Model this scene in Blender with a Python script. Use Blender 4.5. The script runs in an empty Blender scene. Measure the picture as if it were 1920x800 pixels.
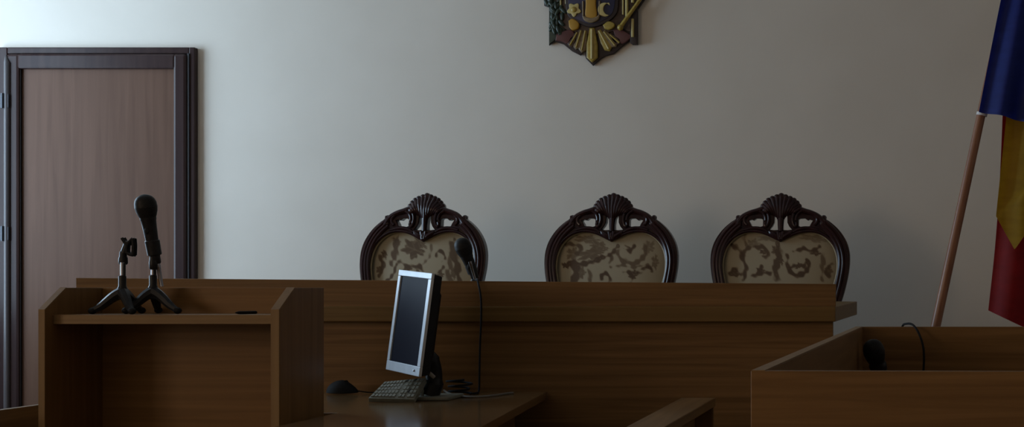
import bpy, bmesh, math, random
from mathutils import Vector, Matrix
random.seed(4)
PI = math.pi
S = bpy.context.scene
C = S.collection

# ------------------------------------------------------------------ camera / light / exposure
F, PX, PY, EYE = 2600.0, 1700.0, 540.0, 1.10
cam = bpy.data.cameras.new('camera'); camo = bpy.data.objects.new('camera', cam); C.objects.link(camo)
camo.location = (0, 0, EYE); camo.rotation_euler = (PI/2, 0, 0)
cam.sensor_width = 36; cam.lens = F/1920*36
cam.shift_x = (960-PX)/1920; cam.shift_y = (PY-400)/1920
cam.clip_start = 0.05
S.camera = camo
S.view_settings.view_transform = 'Standard'; S.view_settings.look = 'None'
S.view_settings.exposure = 0.0; S.view_settings.gamma = 1.0
S.view_settings.use_curve_mapping = False
w = bpy.data.worlds.new('world'); S.world = w; w.use_nodes = True
w.node_tree.nodes['Background'].inputs[0].default_value = (0.62, 0.78, 1.0, 1)
w.node_tree.nodes['Background'].inputs[1].default_value = 0.6
WIN = dict(y0=4.45, y1=6.0, z0=0.95, z1=2.75)
FILL_WIN = dict(y0=-1.2, y1=0.8, z0=0.95, z1=2.75)  # extra opening, unseen, added to let warm fill onto the furniture fronts
WALL_Y, LEFT_X = 6.30, -4.60
al = bpy.data.lights.new('daylight', 'AREA'); al.shape = 'RECTANGLE'
al.size = WIN['z1']-WIN['z0']; al.size_y = WIN['y1']-WIN['y0']
al.energy = 80; al.color = (0.60, 0.815, 1.03)
alo = bpy.data.objects.new('daylight', al); C.objects.link(alo)
alo.location = (LEFT_X-0.22, (WIN['y0']+WIN['y1'])/2, (WIN['z0']+WIN['z1'])/2)
alo.rotation_euler = (0, -PI/2, 0)
al2 = bpy.data.lights.new('warm_fill', 'AREA'); al2.shape = 'RECTANGLE'  # added warm fill lamp, out of view behind the extra opening
al2.size = FILL_WIN['z1']-FILL_WIN['z0']; al2.size_y = FILL_WIN['y1']-FILL_WIN['y0']
al2.energy = 54; al2.color = (1.0, 0.76, 0.52)
alo2 = bpy.data.objects.new('warm_fill', al2); C.objects.link(alo2)
alo2.location = (LEFT_X-0.22, (FILL_WIN['y0']+FILL_WIN['y1'])/2, (FILL_WIN['z0']+FILL_WIN['z1'])/2)
alo2.rotation_euler = (0, -PI/2, 0)

# ------------------------------------------------------------------ materials
def mat(name, col, rough=0.5, metal=0.0, spec=0.5):
    m = bpy.data.materials.new(name); m.use_nodes = True
    b = m.node_tree.nodes['Principled BSDF']
    b.inputs['Base Color'].default_value = (*col, 1)
    b.inputs['Roughness'].default_value = rough
    b.inputs['Metallic'].default_value = metal
    b.inputs['Specular IOR Level'].default_value = spec
    return m
def noisy(name, c1, c2, scale=(20,20,20), rough=0.5, detail=4, lo=0.35, hi=0.65, bump=0.0, metal=0, spec=0.5, dist=0.0, nscale=1.0):
    m = mat(name, c1, rough, metal, spec); nt = m.node_tree; n = nt.nodes; l = nt.links
    b = n['Principled BSDF']
    tc = n.new('ShaderNodeTexCoord'); mp = n.new('ShaderNodeMapping'); mp.inputs['Scale'].default_value = scale
    no = n.new('ShaderNodeTexNoise'); no.inputs['Scale'].default_value = nscale; no.inputs['Detail'].default_value = detail
    no.inputs['Distortion'].default_value = dist
    cr = n.new('ShaderNodeValToRGB'); cr.color_ramp.elements[0].position = lo; cr.color_ramp.elements[1].position = hi
    cr.color_ramp.elements[0].color = (*c1,1); cr.color_ramp.elements[1].color = (*c2,1)
    l.new(tc.outputs['Object'], mp.inputs[0]); l.new(mp.outputs[0], no.inputs[0])
    l.new(no.outputs[0], cr.inputs[0]); l.new(cr.outputs[0], b.inputs['Base Color'])
    if bump:
        bp = n.new('ShaderNodeBump'); bp.inputs['Strength'].default_value = bump; bp.inputs['Distance'].default_value = 0.002
        l.new(no.outputs[0], bp.inputs['Height']); l.new(bp.outputs[0], b.inputs['Normal'])
    return m
def wood(name, axis, c1, c2, rough=0.45, spec=0.2):
    sc = {'x': (1.4, 55, 55), 'y': (34, 1.6, 34), 'z': (34, 34, 1.6)}[axis]
    return noisy(name, c1, c2, sc, rough, 6, 0.3, 0.7, 0.08, spec=spec, dist=0.8)

M = {}
M['wall'] = noisy('wall_paint', (0.735,0.675,0.595), (0.765,0.705,0.625), (3,3,3), 0.85, 3)
M['ceil'] = mat('ceiling_paint', (0.74,0.70,0.64), 0.9)
M['floor'] = wood('floor_laminate', 'y', (0.10,0.065,0.04), (0.16,0.10,0.06), 0.4)
M['bench'] = wood('bench_wood_across', 'x', (0.150,0.079,0.028), (0.25,0.138,0.054))
M['ledge'] = wood('worktop_veneer', 'x', (0.145,0.085,0.026), (0.195,0.117,0.040))
M['benchd'] = wood('bench_wood_depth', 'y', (0.150,0.079,0.028), (0.25,0.138,0.054))
M['top'] = wood('desk_top_wood', 'x', (0.15,0.082,0.034), (0.20,0.115,0.050), 0.16, 0.5)
M['lect'] = wood('lectern_wood_upright', 'z', (0.175,0.090,0.029), (0.235,0.125,0.044))
M['lectx'] = wood('lectern_wood_across', 'x', (0.175,0.090,0.029), (0.235,0.125,0.044))
M['edge'] = wood('edge_band', 'z', (0.205,0.125,0.055), (0.26,0.165,0.075))
M['edgex'] = wood('edge_band_across', 'x', (0.205,0.125,0.055), (0.26,0.165,0.075))
M['door'] = wood('door_panel_wood', 'z', (0.105,0.055,0.036), (0.135,0.073,0.049), 0.38, 0.10)
M['doorf'] = noisy('door_frame_brown', (0.036,0.021,0.021), (0.048,0.029,0.027), (40,40,2), 0.24, spec=0.14)
M['lip'] = mat('door_lip_sheen', (0.075,0.066,0.070), 0.28, 0, 0.5)  # paler than the frame, mimics the window's reflection along the rounded edge
M['seal'] = mat('dark_seal', (0.012,0.010,0.012), 0.6)
M['hinge'] = mat('hinge_metal', (0.05,0.055,0.065), 0.35, 0.6)
M['mahog'] = noisy('carved_mahogany', (0.022,0.008,0.009), (0.038,0.013,0.013), (30,30,8), 0.26, spec=0.32)
M['black'] = noisy('black_plastic', (0.010,0.010,0.012), (0.014,0.014,0.016), (80,80,80), 0.40, spec=0.25)
M['rubber'] = mat('black_rubber', (0.008,0.008,0.009), 0.7, 0, 0.2)
M['steel'] = mat('dark_polished_steel', (0.26,0.26,0.29), 0.22, 1.0)
M['mesh'] = noisy('black_wire_mesh', (0.005,0.005,0.006), (0.018,0.018,0.02), (500,500,500), 0.5, spec=0.2)
M['chrome'] = mat('bright_metal', (0.62,0.62,0.66), 0.25, 1.0)
M['silver'] = noisy('silver_plastic', (0.60,0.66,0.72), (0.66,0.72,0.78), (30,30,30), 0.32, metal=0.3)
M['screen'] = mat('dark_screen', (0.007,0.009,0.020), 0.35, 0, 0.03)
M['grey'] = noisy('pale_grey_plastic', (0.20,0.205,0.165), (0.25,0.255,0.21), (60,60,60), 0.5)
M['greyk'] = noisy('pale_grey_keys', (0.25,0.255,0.21), (0.29,0.295,0.245), (60,60,60), 0.5)
M['gap'] = mat('key_gap_dark', (0.03,0.03,0.03), 0.7)
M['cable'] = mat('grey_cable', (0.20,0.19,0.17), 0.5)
M['pole'] = noisy('flag_pole_wood', (0.25,0.105,0.055), (0.33,0.15,0.08), (40,40,3), 0.4)
M['blue'] = noisy('flag_blue', (0.010,0.028,0.26), (0.016,0.038,0.32), (12,12,40), 0.6)
M['yellow'] = noisy('flag_yellow', (0.52,0.33,0.01), (0.60,0.39,0.015), (12,12,40), 0.6)
M['red'] = noisy('flag_red', (0.33,0.004,0.010), (0.40,0.006,0.014), (12,12,40), 0.6)
M['white'] = mat('white_cord', (0.8,0.8,0.8), 0.5)
M['gold'] = noisy('emblem_gold', (0.30,0.205,0.025), (0.40,0.28,0.05), (60,60,60), 0.35, spec=0.6)
M['goldl'] = mat('emblem_gold_pale', (0.55,0.44,0.17), 0.3)
M['orange'] = mat('emblem_ochre', (0.42,0.22,0.02), 0.4)
M['navy'] = mat('emblem_navy', (0.018,0.020,0.06), 0.4)
M['brown'] = noisy('emblem_brown', (0.045,0.024,0.018), (0.085,0.046,0.030), (80,80,80), 0.45)
M['dred'] = mat('emblem_dark_red', (0.095,0.028,0.026), 0.45)
M['feath'] = noisy('emblem_feather', (0.17,0.115,0.06), (0.23,0.16,0.08), (80,80,80), 0.45)
M['green'] = noisy('emblem_green', (0.012,0.026,0.018), (0.028,0.046,0.028), (60,60,60), 0.45)
M['edgeb'] = mat('emblem_backing', (0.02,0.010,0.010), 0.5)

def fabric_mat():
    m = mat('damask_upholstery', (0.5,0.42,0.3), 0.75, 0, 0.25); nt = m.node_tree; n = nt.nodes; l = nt.links
    b = n['Principled BSDF']
    at = n.new('ShaderNodeAttribute'); at.attribute_name = 'damask'
    cr = n.new('ShaderNodeValToRGB')
    e = cr.color_ramp.elements
    e[0].position = 0.0; e[0].color = (0.40,0.34,0.235,1)
    e[1].position = 0.9; e[1].color = (0.105,0.066,0.040,1)
    x = cr.color_ramp.elements.new(0.45); x.color = (0.20,0.145,0.09,1)
    l.new(at.outputs['Fac'], cr.inputs[0]); l.new(cr.outputs[0], b.inputs['Base Color'])
    return m
M['damask'] = fabric_mat()
M['piping'] = mat('upholstery_piping', (0.36,0.29,0.17), 0.5)

# ------------------------------------------------------------------ helpers
def P(x, y, Y):                                   # a photo point at depth Y -> place in the room
    return Vector(((x-PX)*Y/F, Y, EYE-(y-PY)*Y/F))
def thing(name, label, cat, loc, group=None):
    o = bpy.data.objects.new(name, None); C.objects.link(o); o.location = loc
    o.empty_display_size = 0.1
    o['label'] = label; o['category'] = cat
    if group: o['group'] = group
    return o
def tag(o, label, cat, group=None):
    o['label'] = label; o['category'] = cat
    if group: o['group'] = group
    return o
def base_of(o):
    v = Vector(o.location); p = o.parent
    while p: v += p.location; p = p.parent
    return v
def obj(name, bm, m, parent=None, origin=None, smooth=False, label=None):
    bmesh.ops.recalc_face_normals(bm, faces=bm.faces)
    me = bpy.data.meshes.new(name)
    off = Vector(origin) if origin is not None else (base_of(parent) if parent else Vector((0,0,0)))
    bmesh.ops.translate(bm, vec=-off, verts=bm.verts)
    if smooth:
        for f in bm.faces: f.smooth = True
    bm.to_mesh(me); bm.free()
    for mm in (m if isinstance(m, list) else [m]): me.materials.append(mm)
    if smooth and hasattr(me, 'set_sharp_from_angle'): me.set_sharp_from_angle(angle=math.radians(40))
    o = bpy.data.objects.new(name, me); C.objects.link(o)
    if parent: o.parent = parent; o.location = off - base_of(parent)
    else: o.location = off
    if label: o['label'] = label
    return o
def struct(name, bm, m, parent=None):
    o = obj(name, bm, m, parent)
    if not parent: o['kind'] = 'structure'
    return o
def NB(): return bmesh.new()
def box(bm, x0, x1, y0, y1, z0, z1, bev=0.0):
    r = bmesh.ops.create_cube(bm, size=1.0)
    vs = r['verts']
    for v in vs:
        v.co = Vector((x0 if v.co.x < 0 else x1, y0 if v.co.y < 0 else y1, z0 if v.co.z < 0 else z1))
    if bev:
        es = list({e for v in vs for e in v.link_edges})
        bmesh.ops.bevel(bm, geom=es, offset=bev, segments=2, affect='EDGES', profile=0.5)
    return bm
def hexa(bm, bot, top, bev=0.0):                    # four bottom and four top corners
    a = [bm.verts.new(p) for p in bot]; b = [bm.verts.new(p) for p in top]
    n = len(a)
    fs = [bm.faces.new(a[::-1]), bm.faces.new(b)]
    for i in range(n): fs.append(bm.faces.new((a[i], a[(i+1)%n], b[(i+1)%n], b[i])))
    if bev:
        es = list({e for f in fs for e in f.edges})
        bmesh.ops.recalc_face_normals(bm, faces=fs)
        bmesh.ops.bevel(bm, geom=es, offset=bev, segments=2, affect='EDGES', profile=0.5)
    return bm
def prism(bm, pts, d, bev=0.0):                     # pts: 3D outline, d: extrusion vector
    return hexa(bm, pts, [p + d for p in pts], bev)
def tube(bm, pts, r, seg=10, cap=True, flat=None):
    pts = [Vector(p) for p in pts]; n = len(pts)
    rr = r if isinstance(r, (list, tuple)) else [r]*n
    rings = []; prev = None
    for i, p in enumerate(pts):
        t = (pts[min(i+1, n-1)] - pts[max(i-1, 0)]).normalized()
        if prev is None:
            a = Vector((0,0,1)) if abs(t.z) < 0.9 else Vector((0,1,0))
            u = t.cross(a).normalized()
        else:
            u = (prev - t*prev.dot(t)).normalized()
        prev = u; v = t.cross(u)
        rings.append([bm.verts.new(p + (u*math.cos(2*PI*k/seg) + v*math.sin(2*PI*k/seg))*rr[i]) for k in range(seg)])
    for i in range(n-1):
        for k in range(seg):
            bm.faces.new((rings[i][k], rings[i][(k+1)%seg], rings[i+1][(k+1)%seg], rings[i+1][k]))
    if cap: bm.faces.new(rings[0][::-1]); bm.faces.new(rings[-1])
    return bm
def smooth_path(pts, n=8):                          # Catmull-Rom
    pts = [Vector(p) for p in pts]; out = []
    q = [pts[0]*2-pts[1]] + pts + [pts[-1]*2-pts[-2]]
    for i in range(1, len(q)-2):
        a, b, c, d = q[i-1], q[i], q[i+1], q[i+2]
        for k in range(n):
            t = k/n
            out.append(0.5*((2*b)+(c-a)*t+(2*a-5*b+4*c-d)*t*t+(3*b-a-3*c+d)*t**3))
    out.append(pts[-1]); return out
def ball(bm, c, r, sc=(1,1,1), rot=None, u=16, v=10):
    mx = Matrix.Translation(c) @ (rot.to_4x4() if rot else Matrix.Identity(4)) @ Matrix.Diagonal((*sc,1))
    bmesh.ops.create_uvsphere(bm, u_segments=u, v_segments=v, radius=r, matrix=mx); return bm
def lathe(bm, prof, p0, p1, seg=20):                # prof: (distance along p0->p1 in m, radius)
    p0 = Vector(p0); ax = (Vector(p1)-p0).normalized()
    a = Vector((0,0,1)) if abs(ax.z) < 0.9 else Vector((0,1,0))
    u = ax.cross(a).normalized(); v = ax.cross(u); rings = []
    for d, r in prof:
        rings.append([bm.verts.new(p0+ax*d+(u*math.cos(2*PI*k/seg)+v*math.sin(2*PI*k/seg))*max(r,1e-4)) for k in range(seg)])
    for i in range(len(rings)-1):
        for k in range(seg):
            bm.faces.new((rings[i][k], rings[i][(k+1)%seg], rings[i+1][(k+1)%seg], rings[i+1][k]))
    bm.faces.new(rings[0][::-1]); bm.faces.new(rings[-1]); return bm
def outline(loops, thick, bevel, fn, res=2):        # filled 2D outline (with holes), bevelled, then mapped by fn(x, y, z)
    cu = bpy.data.curves.new('t', 'CURVE'); cu.dimensions = '2D'; cu.fill_mode = 'BOTH'
    cu.extrude = max(thick/2-bevel, 0.0001); cu.bevel_depth = bevel; cu.bevel_resolution = res; cu.offset = -bevel
    for lp in loops:
        s = cu.splines.new('POLY'); s.points.add(len(lp)-1); s.use_cyclic_u = True
        for i, p in enumerate(lp): s.points[i].co = (p[0], p[1], 0, 1)
    o = bpy.data.objects.new('t', cu); C.objects.link(o)
    bpy.context.view_layer.update(); dg = bpy.context.evaluated_depsgraph_get()
    me = bpy.data.meshes.new_from_object(o.evaluated_get(dg))
    bm = NB(); bm.from_mesh(me)
    bpy.data.objects.remove(o); bpy.data.curves.remove(cu); bpy.data.meshes.remove(me)
    bmesh.ops.remove_doubles(bm, verts=bm.verts, dist=1e-5)
    for v in bm.verts: v.co = fn(v.co.x, v.co.y, v.co.z)
    return bm

# ------------------------------------------------------------------ the room
RX, BY, CZ = 2.6, -1.6, 3.1
T = 0.2
struct('floor', box(NB(), LEFT_X-T, RX+T, BY-T, WALL_Y+T, -0.1, 0), M['floor'])
struct('ceiling', box(NB(), LEFT_X-T, RX+T, BY-T, WALL_Y+T, CZ, CZ+0.1), M['ceil'])
struct('wall_back', box(NB(), LEFT_X-T, RX+T, WALL_Y, WALL_Y+T, 0, CZ), M['wall'])
struct('wall_right', box(NB(), RX, RX+T, BY, WALL_Y, 0, CZ), M['wall'])
struct('wall_front', box(NB(), LEFT_X-T, RX+T, BY-T, BY, 0, CZ), M['wall'])
b = NB()
ys = [BY, FILL_WIN['y0'], FILL_WIN['y1'], WIN['y0'], WIN['y1'], WALL_Y]
for k in (0,2,4): box(b, LEFT_X-T, LEFT_X, ys[k], ys[k+1], 0, CZ)
for W in (WIN, FILL_WIN):
    box(b, LEFT_X-T, LEFT_X, W['y0'], W['y1'], 0, W['z0']); box(b, LEFT_X-T, LEFT_X, W['y0'], W['y1'], W['z1'], CZ)
struct('wall_left', b, M['wall'])
for n_, W in ((1, WIN), (2, FILL_WIN)):  # the second frame belongs to the added fill opening
    b = NB(); ym = (W['y0']+W['y1'])/2
    for y0, y1, z0, z1 in ((W['y0'],W['y0']+.05,W['z0'],W['z1']), (W['y1']-.05,W['y1'],W['z0'],W['z1']), (W['y0'],W['y1'],W['z0'],W['z0']+.05),
                           (W['y0'],W['y1'],W['z1']-.05,W['z1']), (ym-.03,ym+.03,W['z0'],W['z1'])):
        box(b, LEFT_X-.14, LEFT_X-.08, y0, y1, z0, z1)
    struct('window_%d' % n_, b, M['white'])
# raised platform under the judges
pl = struct('platform', box(NB(), -3.0, 0.6, 4.74, WALL_Y, 0, 0.28, 0.006), M['floor'])

# door
def wx(x): return (x-PX)*WALL_Y/F
def wz(y): return EYE-(y-PY)*WALL_Y/F
DD = WALL_Y-.035
def ex(x): return (x-PX)*DD/F
def ez(y): return EYE-(y-PY)*DD/F
door = bpy.data.objects.new('door_1', None); C.objects.link(door); door.location = (ex(185), WALL_Y, 0); door['kind'] = 'structure'
b = NB()
box(b, ex(-8), ex(12), WALL_Y-.03, WALL_Y, 0, ez(88), .004); box(b, ex(353), ex(364), WALL_Y-.03, WALL_Y, 0, ez(88), .004)
box(b, ex(12), ex(353), WALL_Y-.03, WALL_Y, ez(100), ez(88), .004)
obj('door_frame', b, M['doorf'], door)
b = NB()
yl0, yl1 = WALL_Y-.045, WALL_Y-.003
def mitre(b, x0, x1, z1, w0):                       # stiles and rail of the leaf, each with a sloping outer lip
    box(b, x0, x0+w0, yl0, yl1, 0.01, z1, .012); box(b, x1-w0, x1, yl0, yl1, 0.01, z1, .012)
    box(b, x0+w0-.01, x1-w0+.01, yl0, yl1, z1-w0*1.12, z1, .010); box(b, x0+w0-.01, x1-w0+.01, yl0, yl1, 0.01, .12, .010)
mitre(b, ex(13), ex(351), ez(101), ex(38)-ex(13))
obj('leaf', b, M['doorf'], door)
b = NB(); tube(b, [(ex(16.5), yl0-.003, .02), (ex(16.5), yl0-.003, ez(118)), (ex(13), yl0+.002, ez(104))], [.013,.013,.003], 16)
obj('rounded_lip', b, M['lip'], door, smooth=True)
obj('panel', box(NB(), ex(37), ex(328), yl0+.022, yl1, 0.1, ez(129)), M['door'], door)
b = NB()
for x0, x1 in ((36, 38.5), (326.5, 329)): box(b, ex(x0), ex(x1), yl0+.010, yl1-.002, .1, ez(130))
obj('glazing_bead', b, M['seal'], door)
obj('gasket', box(NB(), ex(351), ex(354.5), WALL_Y-.036, WALL_Y-.01, 0, ez(100)), M['seal'], door)
for y in (190, 438, 860):
    b = NB(); box(b, ex(4), ex(22), yl0-.012, yl0+.01, ez(y+13), ez(y-13), .003)
    tube(b, [(ex(11), yl0-.014, ez(y+14)), (ex(11), yl0-.014, ez(y-14))], .008)
    obj('hinge', b, M['hinge'], door)
b = NB(); box(b, ex(333), ex(345), yl0-.006, yl0+.004, ez(655), ez(560), .002)
tube(b, smooth_path([(ex(339), yl0, ez(590)), (ex(339), yl0-.045, ez(590)), (ex(330), yl0-.05, ez(590)), (ex(295), yl0-.05, ez(590))], 5), .009)
obj('door_handle', b, M['hinge'], door)

# ------------------------------------------------------------------ judges' bench
BF = 4.67                                          # front edge of the worktop
bench = thing('judges_bench', 'long wooden judges bench with raised front rail, standing before the carved chairs', 'bench', (-1.5, 4.9, 0))
xl, xr = P(142,540,BF+.02).x, P(1567,540,BF+.02).x
obj('front_panel', box(NB(), xl, xr-.01, BF+.035, BF+.06, 0.0, .988, .002), M['bench'], bench)
b = NB()
z0, z1 = .987, 1.038
hexa(b, [(xl,BF,z0),(xr,BF,z0),(P(1607,0,5.28).x,5.28,z0+.012),(xl,5.28,z0+.012)],
        [(xl,BF,z1),(xr,BF,z1),(P(1607,0,5.28).x,5.28,z1+.012),(xl,5.28,z1+.012)], .003)
obj('worktop', b, M['ledge'], bench)
Yp = BF+.022
a, c = P(142,520.5,Yp), P(1567,532,Yp)
b = NB()
hexa(b, [Vector((xl,Yp,z1-.002)), Vector((xr,Yp,z1-.002)), Vector((xr,Yp+.022,z1-.002)), Vector((xl,Yp+.022,z1-.002))],
        [a, c, c+Vector((0,.022,0)), a+Vector((0,.022,0))], .0015)
obj('raised_rail', b, M['bench'], bench)
for x in (xl+.02, -1.5, xr-.06):
    obj('side_panel', box(NB(), x-.012, x+.012, BF+.06, 5.2, .28, .99), M['benchd'], bench)

# ------------------------------------------------------------------ carved chairs
CY, CZT = 5.78, EYE+(540-363)*5.78/F               # back depth and top height
CXH = 125*CY/F                                     # half width
LEAN = 0.17
SEATZ = 0.28+.44
def chair_map(cx):                                  # (u right, v down from the crest, w towards the viewer) -> room
    H = CZT
    zmid = H - 1.0*CXH
    def f(u, v, w):
        z = H - v*CXH
        return Vector((cx+u*CXH, CY + (z-zmid)*LEAN - w, z))
    return f
def zz(pts, c=597, h=500, t=48): return [((x-c)/h, (y-t)/h) for x, y in pts]
left_outer = zz([(575,60),(560,80),(545,73),(528,82),(520,96),(505,92),(489,103),(484,119),(469,118),(456,133),(453,149),(443,160),(436,168),
  (400,169),(362,181),(330,203),(318,216),(300,222),(285,212),(268,216),(268,236),(240,255),(200,288),(165,325),(135,367),(111,413),(96,460),(88,510),(88,575),(95,640),(108,710),(127,790),(155,880),(190,970),(228,1050),(262,1130),(280,1240),(285,1400)])
right_outer = [(-u, v) for u, v in left_outer]
top_cap = zz([(575,60),(582,52),(597,47),(612,52),(619,60)])
outer = left_outer[::-1] + top_cap[1:-1] + right_outer
inner_l = zz([(597,398),(570,386),(540,371),(505,354),(470,341),(430,332),(390,329),(350,332),(310,343),(270,364),(235,393),(205,430),(183,475),(170,525),(165,580),(169,640),(184,710),(205,780),(235,860),(272,940),(315,1010),(370,1070),(440,1110),(520,1130),(597,1136)])
inner = inner_l + [(-u, v) for u, v in inner_l[1:-1]][::-1]
hole1 = zz([(362,250),(385,243),(398,250),(420,234),(455,236),(466,244),(466,290),(448,297),(410,294),(385,292),(376,272)])
hole2 = zz([(551,214),(562,214),(575,240),(580,285),(578,320),(546,322),(515,318),(535,295),(549,265)])
holes = [hole1, hole2, [(-u,v) for u,v in hole1], [(-u,v) for u,v in hole2]]
HT = 0.045
def dens(lp, n=3): return [(p.x,p.y) for p in smooth_path([(x,y,0) for x,y in lp], n)]
def path(fn, lp, w, n=4): return [fn(p.x, p.y, p.z) for p in smooth_path([(x,y,w if not callable(w) else w(x,y)) for x,y in lp], n)]
def mirror(lp): return [(-u,v) for u,v in lp]

def back_frame(fn):
    bm = outline([dens(outer,2), dens(inner+[inner[0]],3)[:-1]]+holes, HT, .008, lambda x,y,z: fn(x, y, z+HT/2), 2)
    return bm
def mouldings(fn):
    bm = NB()
    for s in (1,-1):
        m = lambda lp: lp if s > 0 else mirror(lp)
        # rounded side rail, stepping in towards the upholstery
        for off, r, w in ((16, .0085, HT), (40, .0075, HT+.004), (62, .0095, HT+.001)):
            lp = []
            for (x, y) in [(262,244),(205,296),(168,340),(138,390),(117,440),(104,490),(98,540),(99,600),(108,670),(124,750),(148,840),(180,930),(216,1020)]:
                nx, ny = (600-x), (620-y); L = math.hypot(nx, ny)
                lp.append((x+nx/L*off, y+ny/L*off))
            tube(bm, path(fn, m(zz(lp)), w), r, 8)
        tube(bm, path(fn, m(inner_l[:-1]), HT), .0065, 8)
        # crest arch and the sweeping scrolls
        tube(bm, path(fn, m(zz([(455,165),(420,178),(380,190),(340,208),(312,228),(292,254),(276,284)])), HT), [.011]*25, 8)
        tube(bm, path(fn, m(zz([(352,212),(330,236),(332,264),(350,284)])), HT+.003), .007, 8)
        tube(bm, path(fn, m(zz([(452,160),(484,175),(505,205),(511,245),(502,282),(488,293),(480,280),(484,264)])), HT+.006), .0062, 8)
        tube(bm, path(fn, m(zz([(440,178),(470,198),(484,224),(487,250)])), HT+.006), .006, 8)
        tube(bm, path(fn, m(zz([(505,340),(470,318),(420,308),(370,312),(320,326)])), HT), .008, 8)
        # ears
        ball(bm, fn(*m(zz([(283,228)]))[0], HT/2), .012, (1,1.4,1))
        ball(bm, fn(*m(zz([(300,244)]))[0], HT*.9), .013, (1.2,1,.8))
        ball(bm, fn(*m(zz([(295,275)]))[0], HT*.95), .011, (1,1,1.4))
    return bm
def shell(fn):
    bm = NB()
    ends = [(597,62),(565,72),(532,84),(504,98),(482,118),(466,142),(456,166)]
    roots = [(597,290),(588,262),(578,240),(566,224),(552,214),(536,206),(520,204)]
    for i,(e,r) in enumerate(zip(ends, roots)):
        for s in ((1,) if i == 0 else (1,-1)):
            q = zz([r, ((r[0]+e[0])/2, (r[1]+e[1])/2-4), e])
            if s < 0: q = mirror(q)
            pts = [fn(p.x,p.y,p.z) for p in smooth_path([(q[0][0],q[0][1],HT), (q[1][0],q[1][1],HT+.012), (q[2][0],q[2][1],HT*.75)], 5)]
            k = len(pts)
            tube(bm, pts, [.0045+.0065*j/(k-1) for j in range(k)], 8)
            ball(bm, pts[-1], .0125, (1,1,1), None, 10, 8)
    ball(bm, fn(*zz([(597,70)])[0], HT*.6), .0165, (1,1.2,1))
    # stem leaf between the holes and the pendant at the notch
    tube(bm, path(fn, zz([(597,235),(597,280),(597,330)]), HT+.003), [.013,.013,.0125,.012,.012,.0115,.011,.0105,.01], 8)
    for s in (-1,1):
        tube(bm, path(fn, zz([(597+s*8,385),(597+s*34,366),(597+s*66,346),(597+s*84,330)]), HT+.004), [.006,.008,.0095,.011,.0115,.0115,.011,.01,.009,.008,.0065,.005,.004], 8)
        tube(bm, path(fn, zz([(597+s*6,392),(597+s*14,360),(597+s*18,335)]), HT+.008), .007, 8)
    ball(bm, fn(*zz([(597,372)])[0], HT), .017, (.8,.9,1.3))
    return bm

def seg_d(p, a, b):
    vx, vy = b[0]-a[0], b[1]-a[1]; L = vx*vx+vy*vy
    t = max(0, min(1, ((p[0]-a[0])*vx+(p[1]-a[1])*vy)/L)) if L else 0
    return math.hypot(p[0]-a[0]-t*vx, p[1]-a[1]-t*vy), t
def inside(p, poly):
    c = False; n = len(poly); x, y = p
    for i in range(n):
        x1,y1 = poly[i]; x2,y2 = poly[i-1]
        if (y1 > y) != (y2 > y) and x < (x2-x1)*(y-y1)/(y2-y1)+x1: c = not c
    return c
def upholstery(fn, strokes, leaves, c, h, t):
    # a padded panel; the woven damask is a pattern value per point
    st = []
    for (pts, w, val) in strokes:
        q = [((x-c)/h, (y-t)/h, 0) for x,y in pts]
        q = smooth_path(q, 6); n = len(q)
        segs = [((q[i].x,q[i].y),(q[i+1].x,q[i+1].y), i/(n-1)) for i in range(n-1)]
        bb = (min(p.x for p in q)-w/h-.05, max(p.x for p in q)+w/h+.05, min(p.y for p in q)-w/h-.05, max(p.y for p in q)+w/h+.05)
        st.append((segs, w/h*.68, val, bb, n))
    lv = [((x-c)/h, (y-t)/h, a/h*.88, b_/h*.88, math.radians(r), val) for x,y,a,b_,r,val in leaves]
    poly = [(p[0],p[1]) for p in inner]
    big = [(x*1.06, (y-1.0)*1.05+1.0) for x,y in poly]
    bm = NB(); lay = bm.verts.layers.float.new('damask')
    step = .0135; us = [-0.95+step*i for i in range(int(1.9/step)+1)]; vs = [.5+step*i for i in range(int(1.75/step)+1)]
    grid = {}
    for i,u in enumerate(us):
        for j,v in enumerate(vs):
            if not inside((u,v), big): continue
            val = 0.0
            wob = .012*math.sin(u*31+v*17)+.010*math.sin(u*53-v*41)
            for segs, wd, sv, bb, n in st:
                if u < bb[0] or u > bb[1] or v < bb[2] or v > bb[3]: continue
                for a,b_,tt in segs:
                    d,_ = seg_d((u,v), a, b_)
                    ww = wd*(.45+.72*math.sin(PI*min(1,max(0,.12+.8*tt))))*(1+.30*math.sin(tt*n*.95+wd*90)*min(1,wd*26))
                    d += wob
                    vein = 1-.42*max(0,1-d/(.22*ww+1e-6)) if wd > .026 else 1
                    val = max(val, sv*vein*max(0, min(1, (ww-d)/.024+.5)))
            for lx,ly,la,lb,lr,sv in lv:
                du, dv = u-lx, v-ly
                a_ = (du*math.cos(lr)+dv*math.sin(lr))/la; b2 = (-du*math.sin(lr)+dv*math.cos(lr))/lb
                rr = math.hypot(a_, b2); th = math.atan2(b2, a_)
                rr /= (.92+.20*math.cos(5*th)+.12*math.sin(11*th+lx*9))
                vein = 1-.35*max(0, 1-abs(b2)/.13)-.22*max(0,math.sin(a_*9+abs(b2)*7))**3
                val = max(val, sv*vein*max(0, min(1, (1-rr)/.18+.5)))
            e = min(1, max(0, 1-(abs(u)/.9)**3)); bulge = .012+.03*e*max(0,1-((v-1.3)/1.1)**2)
            vt = bm.verts.new(fn(u, v, bulge)); vt[lay] = min(1, val); grid[i,j] = vt
    for (i,j) in list(grid):
        k = [(i,j),(i+1,j),(i+1,j+1),(i,j+1)]
        if all(q in grid for q in k): bm.faces.new([grid[q] for q in k])
    r = bmesh.ops.extrude_face_region(bm, geom=list(bm.faces))
    ev = [g for g in r['geom'] if isinstance(g, bmesh.types.BMVert)]
    # the back of the pad, flattened
    for v in ev: v.co.y += .03
    return bm

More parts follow.
